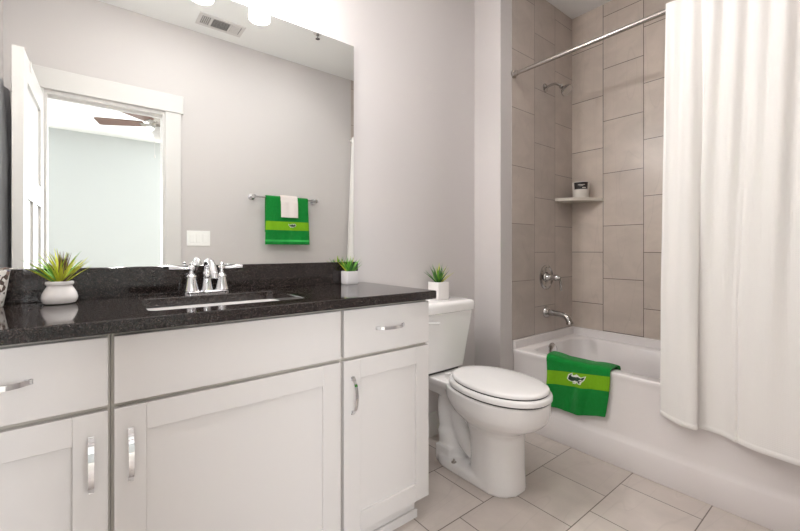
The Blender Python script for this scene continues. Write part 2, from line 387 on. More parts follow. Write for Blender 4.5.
# ================================================================== VANITY
FY = 1.155       # door faces
def pull(name, c, vertical, parent):
    """arched flat strap pull, 128 mm, standing 28 mm off the face"""
    bm = bmesh.new(); L = 0.064; n = 14; pts = []
    for i in range(n + 1):
        s = -1 + 2 * i / n; pts.append((s * L, 0.028 * (1 - abs(s) ** 2.6)))
    hw, th = 0.0056, 0.0035
    rings = []
    for i, (s, o) in enumerate(pts):
        a = pts[max(i - 1, 0)]; b = pts[min(i + 1, n)]; tx, ty = b[0] - a[0], b[1] - a[1]; l = math.hypot(tx, ty); nx, ny = -ty / l, tx / l
        r = []
        for w_, k in ((-hw, 0), (hw, 0), (hw, th), (-hw, th)):
            u = s + nx * k; d = o + ny * k
            r.append(Vector((c[0] + (w_ if vertical else u), c[1] - d, c[2] + (u if vertical else w_))))
        rings.append(r)
    loft(bm, rings)
    for s in (-1, 1):
        u = s * (L - 0.006)
        if vertical: add_box(bm, c[0] - hw, c[0] + hw, c[1] - 0.006, c[1], c[2] + u - 0.006, c[2] + u + 0.006)
        else: add_box(bm, c[0] + u - 0.006, c[0] + u + 0.006, c[1] - 0.006, c[1], c[2] - hw, c[2] + hw)
    return obj(name, bm, 'chrome', parent, True)
def shaker_door(x0, x1, z0, z1, parent, hx, hz):
    bm = bmesh.new(); s = 0.066; T = 0.02; b = 0.0015
    add_box(bm, x0, x0 + s, FY, FY + T, z0, z1, b, 1); add_box(bm, x1 - s, x1, FY, FY + T, z0, z1, b, 1)
    add_box(bm, x0 + s, x1 - s, FY, FY + T, z0, z0 + s, 0.0008, 1); add_box(bm, x0 + s, x1 - s, FY, FY + T, z1 - s, z1, 0.0008, 1)
    d = obj('door', bm, 'cab', parent)
    obj('panel', box(x0 + s, x1 - s, FY + 0.009, FY + T - 0.001, z0 + s, z1 - s), 'cab', d)
    pull('handle', (hx, FY, hz), True, d)
def unit(x0, x1, fx0, fx1, label, hx, drawer=True, name='drawer_cabinet'):
    t = thing(name, ((x0 + x1) / 2, (FY + YW) / 2, 0), label, 'cabinet')
    bm = bmesh.new(); e = 0.0
    Y0, Y1, zt = FY + 0.021, YW - 0.001, ZC - 0.0325
    add_box(bm, x0, x0 + 0.018, Y0 + 0.02, Y1, 0.10, zt); add_box(bm, x1 - 0.018, x1, Y0 + 0.02, Y1, 0.10, zt)
    add_box(bm, x0 + 0.018, x1 - 0.018, Y0 + 0.02, Y1, 0.10, 0.118); add_box(bm, x0 + 0.018, x1 - 0.018, Y1 - 0.01, Y1, 0.118, zt)
    obj('carcass', bm, 'cab', t)
    bm = bmesh.new()
    add_box(bm, x0, fx0 + 0.03, Y0, Y0 + 0.02, 0.10, zt); add_box(bm, fx1 - 0.03, x1, Y0, Y0 + 0.02, 0.10, zt)
    for z0, z1 in ((0.10, 0.13), (0.69, 0.735), (0.86, zt)): add_box(bm, fx0 + 0.03, fx1 - 0.03, Y0, Y0 + 0.02, z0, z1)
    obj('face_frame', bm, 'frame', t)
    kx = x1 - 0.034 if x1 > 1.0 else x1
    bm = bmesh.new(); add_box(bm, x0, kx, 1.205, 1.220, 0, 0.10)
    if x1 > 1.0: add_box(bm, kx - 0.015, kx, 1.220, YW - 0.016, 0, 0.10)
    add_box(bm, x0, kx + (0.008 if x1 > 1.0 else 0), 1.195, 1.205, 0, 0.035, 0.002, 1)
    obj('toe_kick', bm, 'cab', t)
    f = obj('drawer' if drawer else 'false_front', box(fx0, fx1, FY, FY + 0.02, 0.719, 0.882, 0.0015, 1), 'cab', t)
    if drawer: pull('handle', ((fx0 + fx1) / 2, FY, 0.805), False, f)
    shaker_door(fx0, fx1, 0.10, 0.707, t, hx, 0.585 if drawer and x1 > 1 else 0.589)
    return t
unit(XD + 0.001, 0.0385, -0.359, 0.034, 'white drawer cabinet under potted plant with round white pot, at left edge', 0.002)
unit(0.0395, 0.6700, 0.045, 0.6645, 'wide white sink cabinet with blank false front above its door', 0.078, False, 'sink_cabinet')
unit(0.6710, 1.0700, 0.677, 1.0695, 'narrow white drawer cabinet at end of vanity nearest toilet', 0.7106)
# countertop with sink cut-out
t = thing('countertop', (0.34, 1.40, ZC - 0.032), 'speckled black granite vanity countertop with sink cut-out', 'countertop')
SX0, SX1, SY0, SY1 = 0.125, 0.575, 1.232, 1.540
bm = bmesh.new()
b = 0.003; z0, z1 = ZC - 0.032, ZC
X0, X1, Y0, Y1 = XD + 0.001, 1.092, 1.133, YW - 0.001
loft(bm, [rrect(X0, X1, Y0, Y1, 0.003, z0), rrect(X0, X1, Y0, Y1, 0.003, z1 - b), rrect(X0 + b, X1 - b, Y0 + b, Y1, 0.003, z1),
          rrect(SX0 - b, SX1 + b, SY0 - b, SY1 + b, 0.028, z1), rrect(SX0, SX1, SY0, SY1, 0.025, z1 - b), rrect(SX0, SX1, SY0, SY1, 0.025, z0)], close=True)
obj('slab', bm, 'granite', t)
tag(obj('backsplash', box(X0, 1.045, YW - 0.021, YW - 0.001, ZC + 0.0003, ZC + 0.104, 0.0015, 1), 'granite'), 'low black granite backsplash strip under wall mirror', 'backsplash')
# undermount basin
t = thing('sink_basin', (0.35, 1.386, 0.74), 'white rectangular undermount sink set into black countertop', 'sink')
bm = bmesh.new(); o = 0.022; zt = z0 - 0.0005
loft(bm, [rrect(SX0 - o, SX1 + o, SY0 - o, SY1 + o, 0.035, zt - 0.012), rrect(SX0 - o, SX1 + o, SY0 - o, SY1 + o, 0.035, zt),
          rrect(SX0 - 0.008, SX1 + 0.008, SY0 - 0.008, SY1 + 0.006, 0.03, zt), rrect(SX0 - 0.004, SX1 + 0.004, SY0 - 0.002, SY1 + 0.002, 0.035, zt - 0.05),
          rrect(SX0 + 0.02, SX1 - 0.02, SY0 + 0.02, SY1 - 0.02, 0.05, zt - 0.12), rrect(SX0 + 0.06, SX1 - 0.06, SY0 + 0.06, SY1 - 0.06, 0.06, zt - 0.135),
          ], cap0=False)
loft(bm, [rrect(SX0 - o, SX1 + o, SY0 - o, SY1 + o, 0.035, zt - 0.012), rrect(SX0 - 0.012, SX1 + 0.012, SY0 - 0.012, SY1 + 0.012, 0.04, zt - 0.05),
          rrect(SX0 + 0.01, SX1 - 0.01, SY0 + 0.01, SY1 - 0.01, 0.05, zt - 0.13), rrect(SX0 + 0.06, SX1 - 0.06, SY0 + 0.06, SY1 - 0.06, 0.06, zt - 0.148)], cap0=False)
bmesh.ops.remove_doubles(bm, verts=bm.verts, dist=1e-5)
obj('bowl', bm, 'porcelain', t, True)
bm = bmesh.new(); add_lathe(bm, [(0.028, 0), (0.028, 0.003), (0.02, 0.005), (0.018, 0.003), (0, 0.003)], (0.35, 1.40, zt - 0.1348)); obj('drain', bm, 'chrome', t, True)
# faucet
FX, FYc = 0.343, 1.592
t = thing('faucet', (FX, FYc, ZC), 'chrome two-handle faucet behind vanity sink', 'faucet')
bm = bmesh.new(); E = 0.0004
loft(bm, [rrect(FX - 0.08, FX + 0.08, FYc - 0.028, FYc + 0.028, 0.027, ZC + E, 8), rrect(FX - 0.08, FX + 0.08, FYc - 0.028, FYc + 0.028, 0.027, ZC + 0.009, 8),
          rrect(FX - 0.074, FX + 0.074, FYc - 0.022, FYc + 0.022, 0.0215, ZC + 0.014, 8)])
obj('base_plate', bm, 'chrome', t, True)
for s in (-1, 1):
    cx = FX + s * 0.052
    bm = bmesh.new()
    add_lathe(bm, [(0.026, 0.014), (0.0245, 0.02), (0.021, 0.036), (0.0175, 0.055), (0.0165, 0.062), (0.0195, 0.064), (0.0195, 0.067), (0.013, 0.072), (0.008, 0.078), (0.0075, 0.086), (0, 0.086)], (cx, FYc, ZC))
    hb = obj('handle_body', bm, 'chrome', t, True)
    bm = bmesh.new()
    add_lathe(bm, [(0.006, 0.086), (0.011, 0.089), (0.013, 0.096), (0.011, 0.103), (0.006, 0.107), (0.007, 0.112), (0.003, 0.117), (0, 0.118)], (cx, FYc, ZC))
    add_tube(bm, [(cx + s * 0.006, FYc, ZC + 0.096), (cx + s * 0.03, FYc - 0.003, ZC + 0.097), (cx + s * 0.055, FYc - 0.006, ZC + 0.099), (cx + s * 0.074, FYc - 0.008, ZC + 0.099)], [0.005, 0.0062, 0.0075, 0.007], 12)
    obj('lever', bm, 'chrome', hb, True)
bm = bmesh.new()
add_lathe(bm, [(0.022, 0.014), (0.02, 0.024), (0.016, 0.045), (0.0135, 0.07), (0.0155, 0.074), (0.0155, 0.078), (0.012, 0.083)], (FX, FYc, ZC))
add_tube(bm, smooth_path([(FX, FYc, ZC + 0.08), (FX, FYc - 0.002, ZC + 0.105), (FX, FYc - 0.022, ZC + 0.122), (FX, FYc - 0.055, ZC + 0.12), (FX, FYc - 0.088, ZC + 0.103), (FX, FYc - 0.108, ZC + 0.08), (FX, FYc - 0.114, ZC + 0.063)]),
         [0.0125] * 12 + [0.0115] * 12 + [0.0115] * 6 + [0.0125] * 7, 14)
obj('spout', bm, 'chrome', t, True)
bm = bmesh.new(); add_lathe(bm, [(0.002, 0), (0.002, 0.03), (0.005, 0.033), (0.005, 0.04), (0, 0.041)], (FX, FYc + 0.019, ZC + 0.0142), n=12); obj('lift_rod', bm, 'chrome', t, True)

# mirror on the wall
t = tag(obj('wall_mirror', box(XD + 0.02, 1.0285, YW - 0.006, YW - 0.001, ZC + 0.1045, 2.103), 'mirror'), 'large frameless wall mirror above black backsplash', 'mirror')

# vanity light above the mirror
VLY = 1.577
t = thing('vanity_light', (0.355, YW, 2.25), 'three-shade vanity light above mirror, only a frosted shade rim showing', 'lamp')
obj('back_plate', box(0.02, 0.69, YW - 0.025, YW - 0.001, 2.23, 2.33, 0.006), 'nickel', t)
for x in (0.12, 0.355, 0.59):
    bm = bmesh.new(); add_tube(bm, smooth_path([(x, YW - 0.025, 2.28), (x, YW - 0.07, 2.29), (x, VLY, 2.275), (x, VLY, 2.235)]), 0.008, 10)
    add_lathe(bm, [(0.008, 0.0), (0.022, -0.005), (0.024, -0.022), (0, -0.022)], (x, VLY, 2.24)); a = obj('arm', bm, 'nickel', t, True)
    bm = bmesh.new(); prof = [(0.024, 2.236), (0.032, 2.215), (0.040, 2.17), (0.045, 2.13), (0.046, 2.113)]
    rings = [[Vector((x + r * math.cos(2 * PI * j / 28), VLY + r * math.sin(2 * PI * j / 28), z)) for j in range(28)] for r, z in prof + [(r - 0.003, z) for r, z in reversed(prof)]]
    loft(bm, rings, close=True); obj('lamp_shade', bm, 'shade', t, True)
    bm = bmesh.new(); add_lathe(bm, [(0.008, 2.222), (0.011, 2.21), (0.021, 2.187), (0.024, 2.17), (0.019, 2.152), (0.008, 2.143), (0, 2.142)], (x, VLY, 0), n=16)
    obj('bulb', bm, 'bulb', t, True)
    l = bpy.data.lights.new('bulb_light', 'POINT'); l.energy = VANITY_W; l.color = (0.985, 0.99, 1.0); l.shadow_soft_size = 0.026
    lo = bpy.data.objects.new('bulb_light', l); C.objects.link(lo); lo.location = (x - 0.355, VLY - YW, 2.17 - 2.25); lo.parent = t

# ================================================================== TOILET
TX = 1.50
t = thing('toilet', (TX, 1.25, 0), 'white two-piece toilet with closed lid between vanity and tub', 'toilet')
def egg(yf, ym, yb, hw, z, n=40, pw=1.0, bp=0.8):
    p = []
    for i in range(n):
        a = 2 * PI * i / n; s, c = math.sin(a), math.cos(a)
        x = TX + hw * (abs(s) ** 0.92) * (1 if s >= 0 else -1)
        y = ym - (ym - yf) * c if c > 0 else ym + (yb - ym) * (abs(c) ** bp)
        p.append(Vector((x, y, z)))
    return p
bm = bmesh.new()
loft(bm, [egg(*q) for q in ((1.015, 1.13, 1.285, 0.118, 0.0), (1.018, 1.13, 1.28, 0.115, 0.03), (1.022, 1.13, 1.27, 0.112, 0.10), (1.022, 1.13, 1.28, 0.111, 0.20), (1.018, 1.13, 1.30, 0.113, 0.255),
     (1.002, 1.13, 1.32, 0.122, 0.275), (0.965, 1.13, 1.35, 0.143, 0.297), (0.925, 1.135, 1.38, 0.162, 0.320), (0.905, 1.14, 1.40, 0.173, 0.345), (0.899, 1.14, 1.42, 0.177, 0.37), (0.897, 1.14, 1.42, 0.179, 0.40), (0.897, 1.14, 1.42, 0.180, 0.428))])
def foot(yf, yb, hw, z): return [Vector((p.x, p.y, z)) for p in rrect(TX - hw, TX + hw, yf, yb, hw * 0.95, z, 9)]
loft(bm, [foot(1.06, 1.495, 0.116, 0.0), foot(1.06, 1.495, 0.116, 0.034), foot(1.068, 1.487, 0.108, 0.046)])
loft(bm, [rrect(TX - h, TX + h, y0, 1.650, 0.03, z) for h, y0, z in ((0.070, 1.42, 0.33), (0.095, 1.38, 0.375), (0.112, 1.34, 0.40), (0.118, 1.33, 0.428))])
add_tube(bm, smooth_path([(TX, 1.24, 0.24), (TX, 1.34, 0.335), (TX, 1.42, 0.34), (TX, 1.452, 0.27), (TX, 1.44, 0.17), (TX, 1.41, 0.02)]), [0.07] * 6 + [0.068] * 19 + [0.078] * 6, 20)
add_tube(bm, smooth_path([(TX, 1.16, 0.10), (TX, 1.28, 0.10), (TX, 1.36, 0.17), (TX, 1.40, 0.28)]), 0.055, 16)
add_box(bm, TX - 0.092, TX + 0.092, 1.37, 1.47, 0.0, 0.085)
me = baked(bm, [('REMESH', dict(mode='VOXEL', voxel_size=0.006)), ('SMOOTH', dict(factor=0.5, iterations=6)), ('DECIMATE', dict(ratio=0.35))])
obj('bowl', me, 'porcelain', t, 60)
def ring_off(pts, o):
    c = sum(pts, Vector()) / len(pts); return [p + (Vector((p.x - c.x, p.y - c.y, 0))).normalized() * o for p in pts]
def eggslab(yf, ym, yb, hw, z0, z1, r, top):
    s = lambda z, o: [Vector((p.x, p.y, z)) for p in ring_off(egg(yf, ym, yb, hw, z, 48, 1, 0.95), o)]
    return [s(z0, -r * 0.6), s(z0 + r * 0.4, 0), s(z1 - r, 0), s(z1 - r * 0.35, -r * 0.35), s(z1, -r)] + top
bm = bmesh.new(); loft(bm, eggslab(0.890, 1.13, 1.405, 0.181, 0.4325, 0.460, 0.009, [])); obj('seat', bm, 'porcelain', t, True)
bm = bmesh.new()
tp = [[Vector((p.x, p.y, z)) for p in ring_off(egg(0.902, 1.13, 1.385, 0.170, z, 48, 1, 0.95), o)] for z, o in ((0.4845, -0.02), (0.4875, -0.05), (0.490, -0.10))]
loft(bm, eggslab(0.902, 1.13, 1.385, 0.170, 0.4640, 0.482, 0.008, tp)); obj('seat_lid', bm, 'porcelain', t, True)
bm = bmesh.new(); loft(bm, [egg(0.897, 1.13, 1.40, 0.175, z, 48, 1, 0.95) for z in (0.4280, 0.4335)]); loft(bm, [egg(0.906, 1.13, 1.38, 0.166, z, 48, 1, 0.95) for z in (0.4590, 0.4650)]); obj('seat_gap_shade', bm, 'gap', t)  # dark rings put in for the shade in the seat gaps
for s in (-1, 1):
    bm = bmesh.new(); loft(bm, [rrect(TX + s * 0.06 - 0.016, TX + s * 0.06 + 0.016, 1.392, 1.42, 0.008, z) for z in (0.427, 0.456)]); obj('hinge', bm, 'porcelain', t, True)
bm = bmesh.new()
loft(bm, [rrect(TX - h, TX + h, y0, y1, r, z, 7) for h, y0, y1, r, z in ((0.150, 1.495, 1.635, 0.04, 0.436), (0.160, 1.483, 1.645, 0.04, 0.445), (0.176, 1.474, 1.648, 0.04, 0.55), (0.196, 1.463, 1.65, 0.04, 0.68), (0.206, 1.457, 1.65, 0.04, 0.752))])
obj('tank', bm, 'porcelain', t, True)
bm = bmesh.new(); loft(bm, [rrect(TX - 0.13, TX + 0.13, 1.50, 1.63, 0.03, z) for z in (0.426, 0.4365)]); obj('tank_gap_shade', bm, 'gap', t)  # dark slab put in for the shade under the tank
bm = bmesh.new()
loft(bm, [rrect(TX - h, TX + h, y0, y1, 0.045, z, 7) for h, y0, y1, z in ((0.208, 1.455, 1.652, 0.752), (0.215, 1.448, 1.655, 0.757), (0.217, 1.445, 1.656, 0.790), (0.213, 1.449, 1.654, 0.802), (0.204, 1.458, 1.646, 0.809), (0.18, 1.48, 1.63, 0.811))])
obj('tank_lid', bm, 'porcelain', t, True)
bm = bmesh.new(); yl = 1.4585
add_lathe(bm, [(0.014, 0), (0.014, 0.008), (0, 0.009)], (TX - 0.175, 1.461, 0.715), (0, -1, 0), 14)
add_tube(bm, [(TX - 0.175, 1.448, 0.715), (TX - 0.14, 1.442, 0.713), (TX - 0.095, 1.442, 0.709)], [0.006, 0.006, 0.008], 10); tag(obj('flush_lever', bm, 'porcelain', t, True))
for s in (-1, 1):
    bm = bmesh.new(); add_lathe(bm, [(0.013, 0), (0.012, 0.004), (0.005, 0.007), (0.005, 0.016), (0, 0.017)], (TX + s * 0.1005, 1.33, 0.044), n=14)
    tag(obj('floor_bolt', bm, 'nickel', t, True), 'small metal bolt at foot of toilet')

# ================================================================== BATHTUB
TX0, TZ = 2.065, 0.47
t = thing('bathtub', (2.44, 0.70, 0), 'white alcove bathtub with towel over its front rim', 'bathtub')
bm = bmesh.new(); y0, y1, x1 = YC + 0.001, YF - 0.001, XR - 0.001
def orr(dx, z, r=0.006): return rrect(TX0 + dx, x1, y0, y1, r, z, 6)
rings = [orr(0.006, 0.0005), orr(0.004, 0.004), orr(0.004, 0.126), orr(0.006, 0.136), orr(0.011, 0.147), orr(0.012, 0.17), orr(0.008, 0.42), orr(0.003, 0.445), orr(0, 0.455), orr(0.001, 0.464), orr(0.007, TZ)]
ix0, ix1, iy0, iy1 = TX0 + 0.075, x1 - 0.075, y0 + 0.10, y1 - 0.075
for o, z, r in ((-0.008, TZ, 0.08), (0.0, TZ - 0.003, 0.08), (0.006, TZ - 0.012, 0.09), (0.03, 0.30, 0.11), (0.05, 0.16, 0.13), (0.075, 0.115, 0.15), (0.14, 0.10, 0.12)):
    rings.append(rrect(ix0 + o, ix1 - o, iy0 + o * 1.6, iy1 - o * 0.9, r, z, 6))
loft(bm, rings)
# raised flange under the tile on the three walls
add_box(bm, TX0 + 0.004, x1, y1 - 0.018, y1, TZ - 0.01, 0.5225, 0.003, 1); add_box(bm, x1 - 0.018, x1, y0, y1 - 0.018, TZ - 0.01, 0.5225, 0.003, 1)
add_box(bm, TX0 + 0.004, x1, y0, y0 + 0.012, TZ - 0.01, 0.5225, 0.003, 1)
obj('tub_shell', bm, 'acrylic', t, 30)
bm = bmesh.new(); add_lathe(bm, [(0.048, 0), (0.048, 0.007), (0.038, 0.016), (0.014, 0.02), (0, 0.02)], (2.375, iy1 - 0.010, 0.430), (0, -1, 0.08), 24); obj('overflow_plate', bm, 'chrome', t, True)
bm = bmesh.new(); add_lathe(bm, [(0.034, 0), (0.034, 0.003), (0.026, 0.005), (0.024, 0.012), (0, 0.014)], (2.43, 1.15, 0.0995), n=20); obj('drain', bm, 'chrome', t, True)

# green towel over the tub rim
def draped(profile, width, length, yc, tilt, slide, bands, thick=0.007, nu=36, nv=60, wav=0.006, edge=None, seed=1, axis='y'):
    """cloth unrolled as (across, along) then laid over a profile curve [(x,z)...]; bands: list of (from, to, material index)"""
    pr = smooth_path([(p[0], 0, p[1]) for p in profile], 8); cum = [0]
    for a, b in zip(pr, pr[1:]): cum.append(cum[-1] + (b - a).length)
    def at(l):
        l = max(0, min(cum[-1] - 1e-6, l))
        for i in range(len(cum) - 1):
            if cum[i + 1] >= l:
                k = (l - cum[i]) / max(1e-9, cum[i + 1] - cum[i]); p = pr[i].lerp(pr[i + 1], k); d = (pr[i + 1] - pr[i]).normalized()
                return p, Vector((d.z, 0, -d.x))
    return at, cum[-1]
rim = [(2.185, 0.415), (2.165, 0.455), (2.150, 0.4775), (2.115, 0.480), (2.073, 0.4785), (2.0585, 0.466), (2.056, 0.44), (2.056, 0.34), (2.056, 0.25), (2.054, 0.15)]
at, tot = draped(rim, 0, 0, 0, 0, 0, [])
# unrolled towel: u across (0 left .. W right as seen from the room), v along from inner end to bottom hem
TW, TL, TILT = 0.355, 0.385, R(7.5)
u0, v0 = 1.236, 0.052      # position (y, along) of the towel's centre top edge, left side
def tub_towel(u, v, out=0.0):
    s = u * math.cos(TILT) + v * math.sin(TILT) * 0.35; l = v0 + v * math.cos(TILT) - u * math.sin(TILT) + 0.02
    y = u0 - u - v * 0.10 * (1 - 2 * u / TW) * 0.35 - (0.012 * math.sin(v * 9))
    if v < 0.05: y -= (u / TW) * 0.01
    p, n = at(l)
    w = 0.0075 * math.sin(u * 30 + v * 7) * min(1, max(0, (v - 0.12) / 0.15)) + 0.0045 * math.sin(u * 61 + 1.2) * min(1, max(0, (v - 0.12) / 0.2))
    side = Vector((-1, 0, 0))
    hem = 0.007 * math.sin(u * 21 + 0.4) * min(1, max(0, (v - 0.26) / 0.12))
    l2 = 0.004 * math.sin(u * 22 + 1.0) * min(1, max(0, (TL - v - 0.2) / 0.1))
    q = p + n * (out + abs(l2) + l2) + side * (abs(w) + w) * 0.8
    return Vector((q.x, y, q.z + hem))
def cloth(fn, W, Lh, nu, nv, band_of, thick):
    bm = bmesh.new(); g = [[bm.verts.new(fn(W * i / nu, Lh * j / nv)) for i in range(nu + 1)] for j in range(nv + 1)]
    for j in range(nv):
        mi = band_of(Lh * (j + 0.5) / nv)
        for i in range(nu): bm.faces.new((g[j][i], g[j][i + 1], g[j + 1][i + 1], g[j + 1][i])).material_index = mi
    return baked(bm, [('SOLIDIFY', dict(thickness=thick, offset=0)), ('BEVEL', dict(width=thick * 0.35, segments=2, limit_method='ANGLE', angle_limit=R(60)))])
tw = tag(obj('bath_towel', cloth(tub_towel, TW, TL, 40, 75, lambda v: 1 if 0.163 < v < 0.240 else 0, 0.008), ['green', 'lime'], None, True),
         'green towel with lime band draped over bathtub rim', 'towel')
CROC = [(-0.50, 0.10), (-0.46, 0.20), (-0.30, 0.30), (-0.36, 0.17), (-0.22, 0.12), (-0.12, 0.20), (-0.02, 0.24), (0.10, 0.16), (0.24, 0.10), (0.34, 0.14), (0.50, 0.20), (0.42, 0.04), (0.30, -0.06), (0.20, -0.08),
        (0.22, -0.20), (0.12, -0.18), (0.08, -0.09), (-0.04, -0.10), (-0.08, -0.20), (-0.20, -0.20), (-0.16, -0.10), (-0.30, -0.12), (-0.46, -0.06), (-0.54, 0.00)]
def emblem(parent, fn, uc, vc, size, out):
    """little reptile badge: pale stitched edge under a dark green body"""
    bm = bmesh.new(); c = Vector((0, 0))
    big = []
    for k, p in enumerate(CROC):
        a = Vector(CROC[k - 1]); b = Vector(CROC[(k + 1) % len(CROC)]); tn = (b - a).normalized(); big.append((p[0] + tn.y * 0.05 * -1, p[1] + tn.x * 0.05))
    f = lambda u, v, d: fn(uc + u * size, vc - v * size, d)
    hull = [(-0.60, 0.00), (-0.52, 0.25), (-0.28, 0.35), (-0.24, 0.20), (-0.02, 0.29), (0.14, 0.20), (0.26, 0.15), (0.56, 0.25), (0.47, 0.02), (0.33, -0.11), (0.27, -0.25), (0.09, -0.23), (0.04, -0.15), (-0.06, -0.25), (-0.24, -0.25), (-0.24, -0.15), (-0.48, -0.11)]
    add_prism(bm, hull, f, out, out + 0.0008, 0); add_prism(bm, CROC, f, out + 0.0008, out + 0.0018, 1)
    return tag(obj('emblem', bm, ['whitethread', 'dkgreen'], parent), 'small dark green reptile badge with pale edging')
emblem(tw, tub_towel, 0.180, 0.200, 0.096, 0.0046)

# ================================================================== CURTAIN
t = thing('shower_curtain_rod', (2.074, 0.70, 2.17), 'thin metal shower curtain rod spanning tub alcove', 'curtain rod')
bm = bmesh.new(); add_tube(bm, [(2.074, YC + 0.004, 2.186), (2.074, YF - 0.004, 2.186)], 0.0125, 16); obj('rod', bm, 'nickel', t, True)
for y, d in ((YC + 0.0005, 1), (YF - 0.0005, -1)):
    bm = bmesh.new(); add_lathe(bm, [(0.026, 0), (0.026, 0.006), (0.018, 0.012), (0.016, 0.03), (0.0135, 0.032)], (2.074, y, 2.186), (0, d, 0), 20); obj('flange', bm, 'nickel', t, True)
CT, CB = 2.205, 0.33
bot = [(2.054, 0.652), (2.030, 0.61), (2.008, 0.565), (2.004, 0.53), (2.012, 0.508), (2.032, 0.510), (2.049, 0.521), (2.056, 0.512), (2.056, 0.47), (2.048, 0.425), (2.032, 0.398), (2.020, 0.383), (2.024, 0.374), (2.014, 0.360), (1.993, 0.315), (1.982, 0.25), (1.972, 0.19), (1.985, 0.12), (1.968, 0.06), (1.962, 0.0), (1.972, -0.036)]
bp = smooth_path([(x, y, 0) for x, y in bot], 10); n = len(bp) - 1
bc = [0]
for a, b in zip(bp, bp[1:]): bc.append(bc[-1] + (b - a).length)
bm = bmesh.new(); NV = 60; g = []
for j in range(NV + 1):
    v = j / NV; row = []
    for i, p in enumerate(bp):
        s = bc[i] / bc[-1]
        ytop = 0.632 - s * (0.632 + 0.034)
        xtop = 2.045 + 0.012 * math.cos(s * 2 * PI * 9 + 0.4) + 0.004 * math.sin(s * 41)
        e = v ** 1.15; e2 = min(1, v / 0.7)
        x = xtop * (1 - e) + p.x * e
        y = ytop * (1 - e2) + p.y * e2
        # long vertical folds that grow out of the header pleats
        x += 0.007 * math.sin(s * 2 * PI * 4.5 + 0.8) * math.sin(PI * min(1, v * 1.1)) * (1 - v * 0.6)
        z = CT + (CB - CT) * v + (0.006 * math.cos(s * 2 * PI * 9) if j == 0 else 0) - (0.012 * math.sin(s * PI) if v > 0.9 else 0) * (v - 0.9) * 10
        row.append(bm.verts.new((min(x, 2.056), y, z)))
    g.append(row)
for j in range(NV):
    for i in range(n): bm.faces.new((g[j][i], g[j][i + 1], g[j + 1][i + 1], g[j + 1][i]))
me = baked(bm, [('SOLIDIFY', dict(thickness=0.003, offset=0))])
cu = tag(obj('shower_curtain', me, 'curtain', None, 80), 'long white woven shower curtain hanging outside tub', 'curtain')
# hem: a doubled, stitched strip along the lower edge
bm = bmesh.new(); hem = []
lo = [(p.x, p.y) for p in bp]
for k, (zz, o) in enumerate(((0.352, 0.0022), (0.350, 0.0034), (0.334, 0.0036), (0.3315, 0.0022))):
    row = []
    for i, p in enumerate(bp):
        a = bp[max(i - 1, 0)]; b = bp[min(i + 1, n)]; d = (b - a).normalized(); nx = Vector((d.y, -d.x, 0))
        if nx.x > 0 and abs(nx.x) > 0.2: nx = -nx
        s = bc[i] / bc[-1]
        row.append(bm.verts.new((min(p.x, 2.056) + nx.x * o, p.y + nx.y * o, zz - 0.012 * math.sin(s * PI))))
    hem.append(row)
for k in range(3):
    for i in range(n): bm.faces.new((hem[k][i], hem[k][i + 1], hem[k + 1][i + 1], hem[k + 1][i]))
obj('hem', bm, 'curtain', cu, 80)
for k, y in enumerate((0.598, 0.524, 0.450)):
    bm = bmesh.new(); pts = [(2.062 + 0.0205 * math.cos(a), y + 0.003 * math.sin(a), 2.181 + 0.024 * math.sin(a)) for a in [2 * PI * i / 24 for i in range(25)]]
    add_tube(bm, pts, 0.0018, 8)
    tag(obj('curtain_ring', bm, 'nickel', None, True), ['metal curtain ring nearest the free edge of white shower curtain', 'second metal curtain ring from the free edge of white shower curtain', 'third metal curtain ring from the free edge of white shower curtain'][k], 'curtain ring', 'rings holding the shower curtain')

# ================================================================== SHOWER FITTINGS
t = thing('showerhead', (2.436, YF, 2.19), 'chrome shower head on bent arm high on tiled wall', 'shower head')
bm = bmesh.new(); add_lathe(bm, [(0.03, 0), (0.029, 0.006), (0.014, 0.014), (0.009, 0.016), (0, 0.016)], (2.436, YF - 0.0005, 2.195), (0, -1, 0), 22); obj('flange', bm, 'chrome_shower', t, True)
bm = bmesh.new(); add_tube(bm, smooth_path([(2.436, YF - 0.012, 2.195), (2.436, YF - 0.05, 2.202), (2.436, YF - 0.085, 2.195), (2.436, YF - 0.118, 2.168)]), 0.0085, 12); obj('arm', bm, 'chrome_shower', t, True)
bm = bmesh.new(); add_lathe(bm, [(0.012, 0), (0.015, 0.008), (0.012, 0.018), (0.016, 0.026), (0.032, 0.042), (0.040, 0.056), (0.041, 0.064), (0.037, 0.067), (0, 0.066)], (2.436, YF - 0.113, 2.172), (0.0, -0.72, -0.70), 24); obj('spray_head', bm, 'chrome_shower', t, True)
t = thing('shower_valve', (2.449, YF, 0.90), 'chrome round shower valve with lever on tiled wall', 'valve')
bm = bmesh.new(); add_lathe(bm, [(0.084, 0), (0.083, 0.005), (0.072, 0.011), (0.064, 0.004), (0.036, 0.004), (0.032, 0.012), (0, 0.012)], (2.449, YF - 0.0005, 0.90), (0, -1, 0), 32); obj('escutcheon', bm, 'chrome_shower', t, True)
bm = bmesh.new(); add_lathe(bm, [(0.026, 0), (0.022, 0.01), (0.015, 0.022), (0.015, 0.045), (0.021, 0.048), (0.021, 0.07), (0.016, 0.078), (0.009, 0.092), (0, 0.093)], (2.449, YF - 0.012, 0.90), (0, -1, 0), 20); k = obj('valve_stem', bm, 'chrome_shower', t, True)
bm = bmesh.new(); add_tube(bm, [(2.449, YF - 0.09, 0.900), (2.462, YF - 0.094, 0.885), (2.470, YF - 0.096, 0.850), (2.472, YF - 0.096, 0.815)], [0.0075, 0.0075, 0.0082, 0.0082], 12); obj('lever', bm, 'chrome_shower', k, True)
t = thing('tub_spout', (2.449, YF, 0.66), 'chrome tub spout projecting from tiled wall above tub', 'faucet')
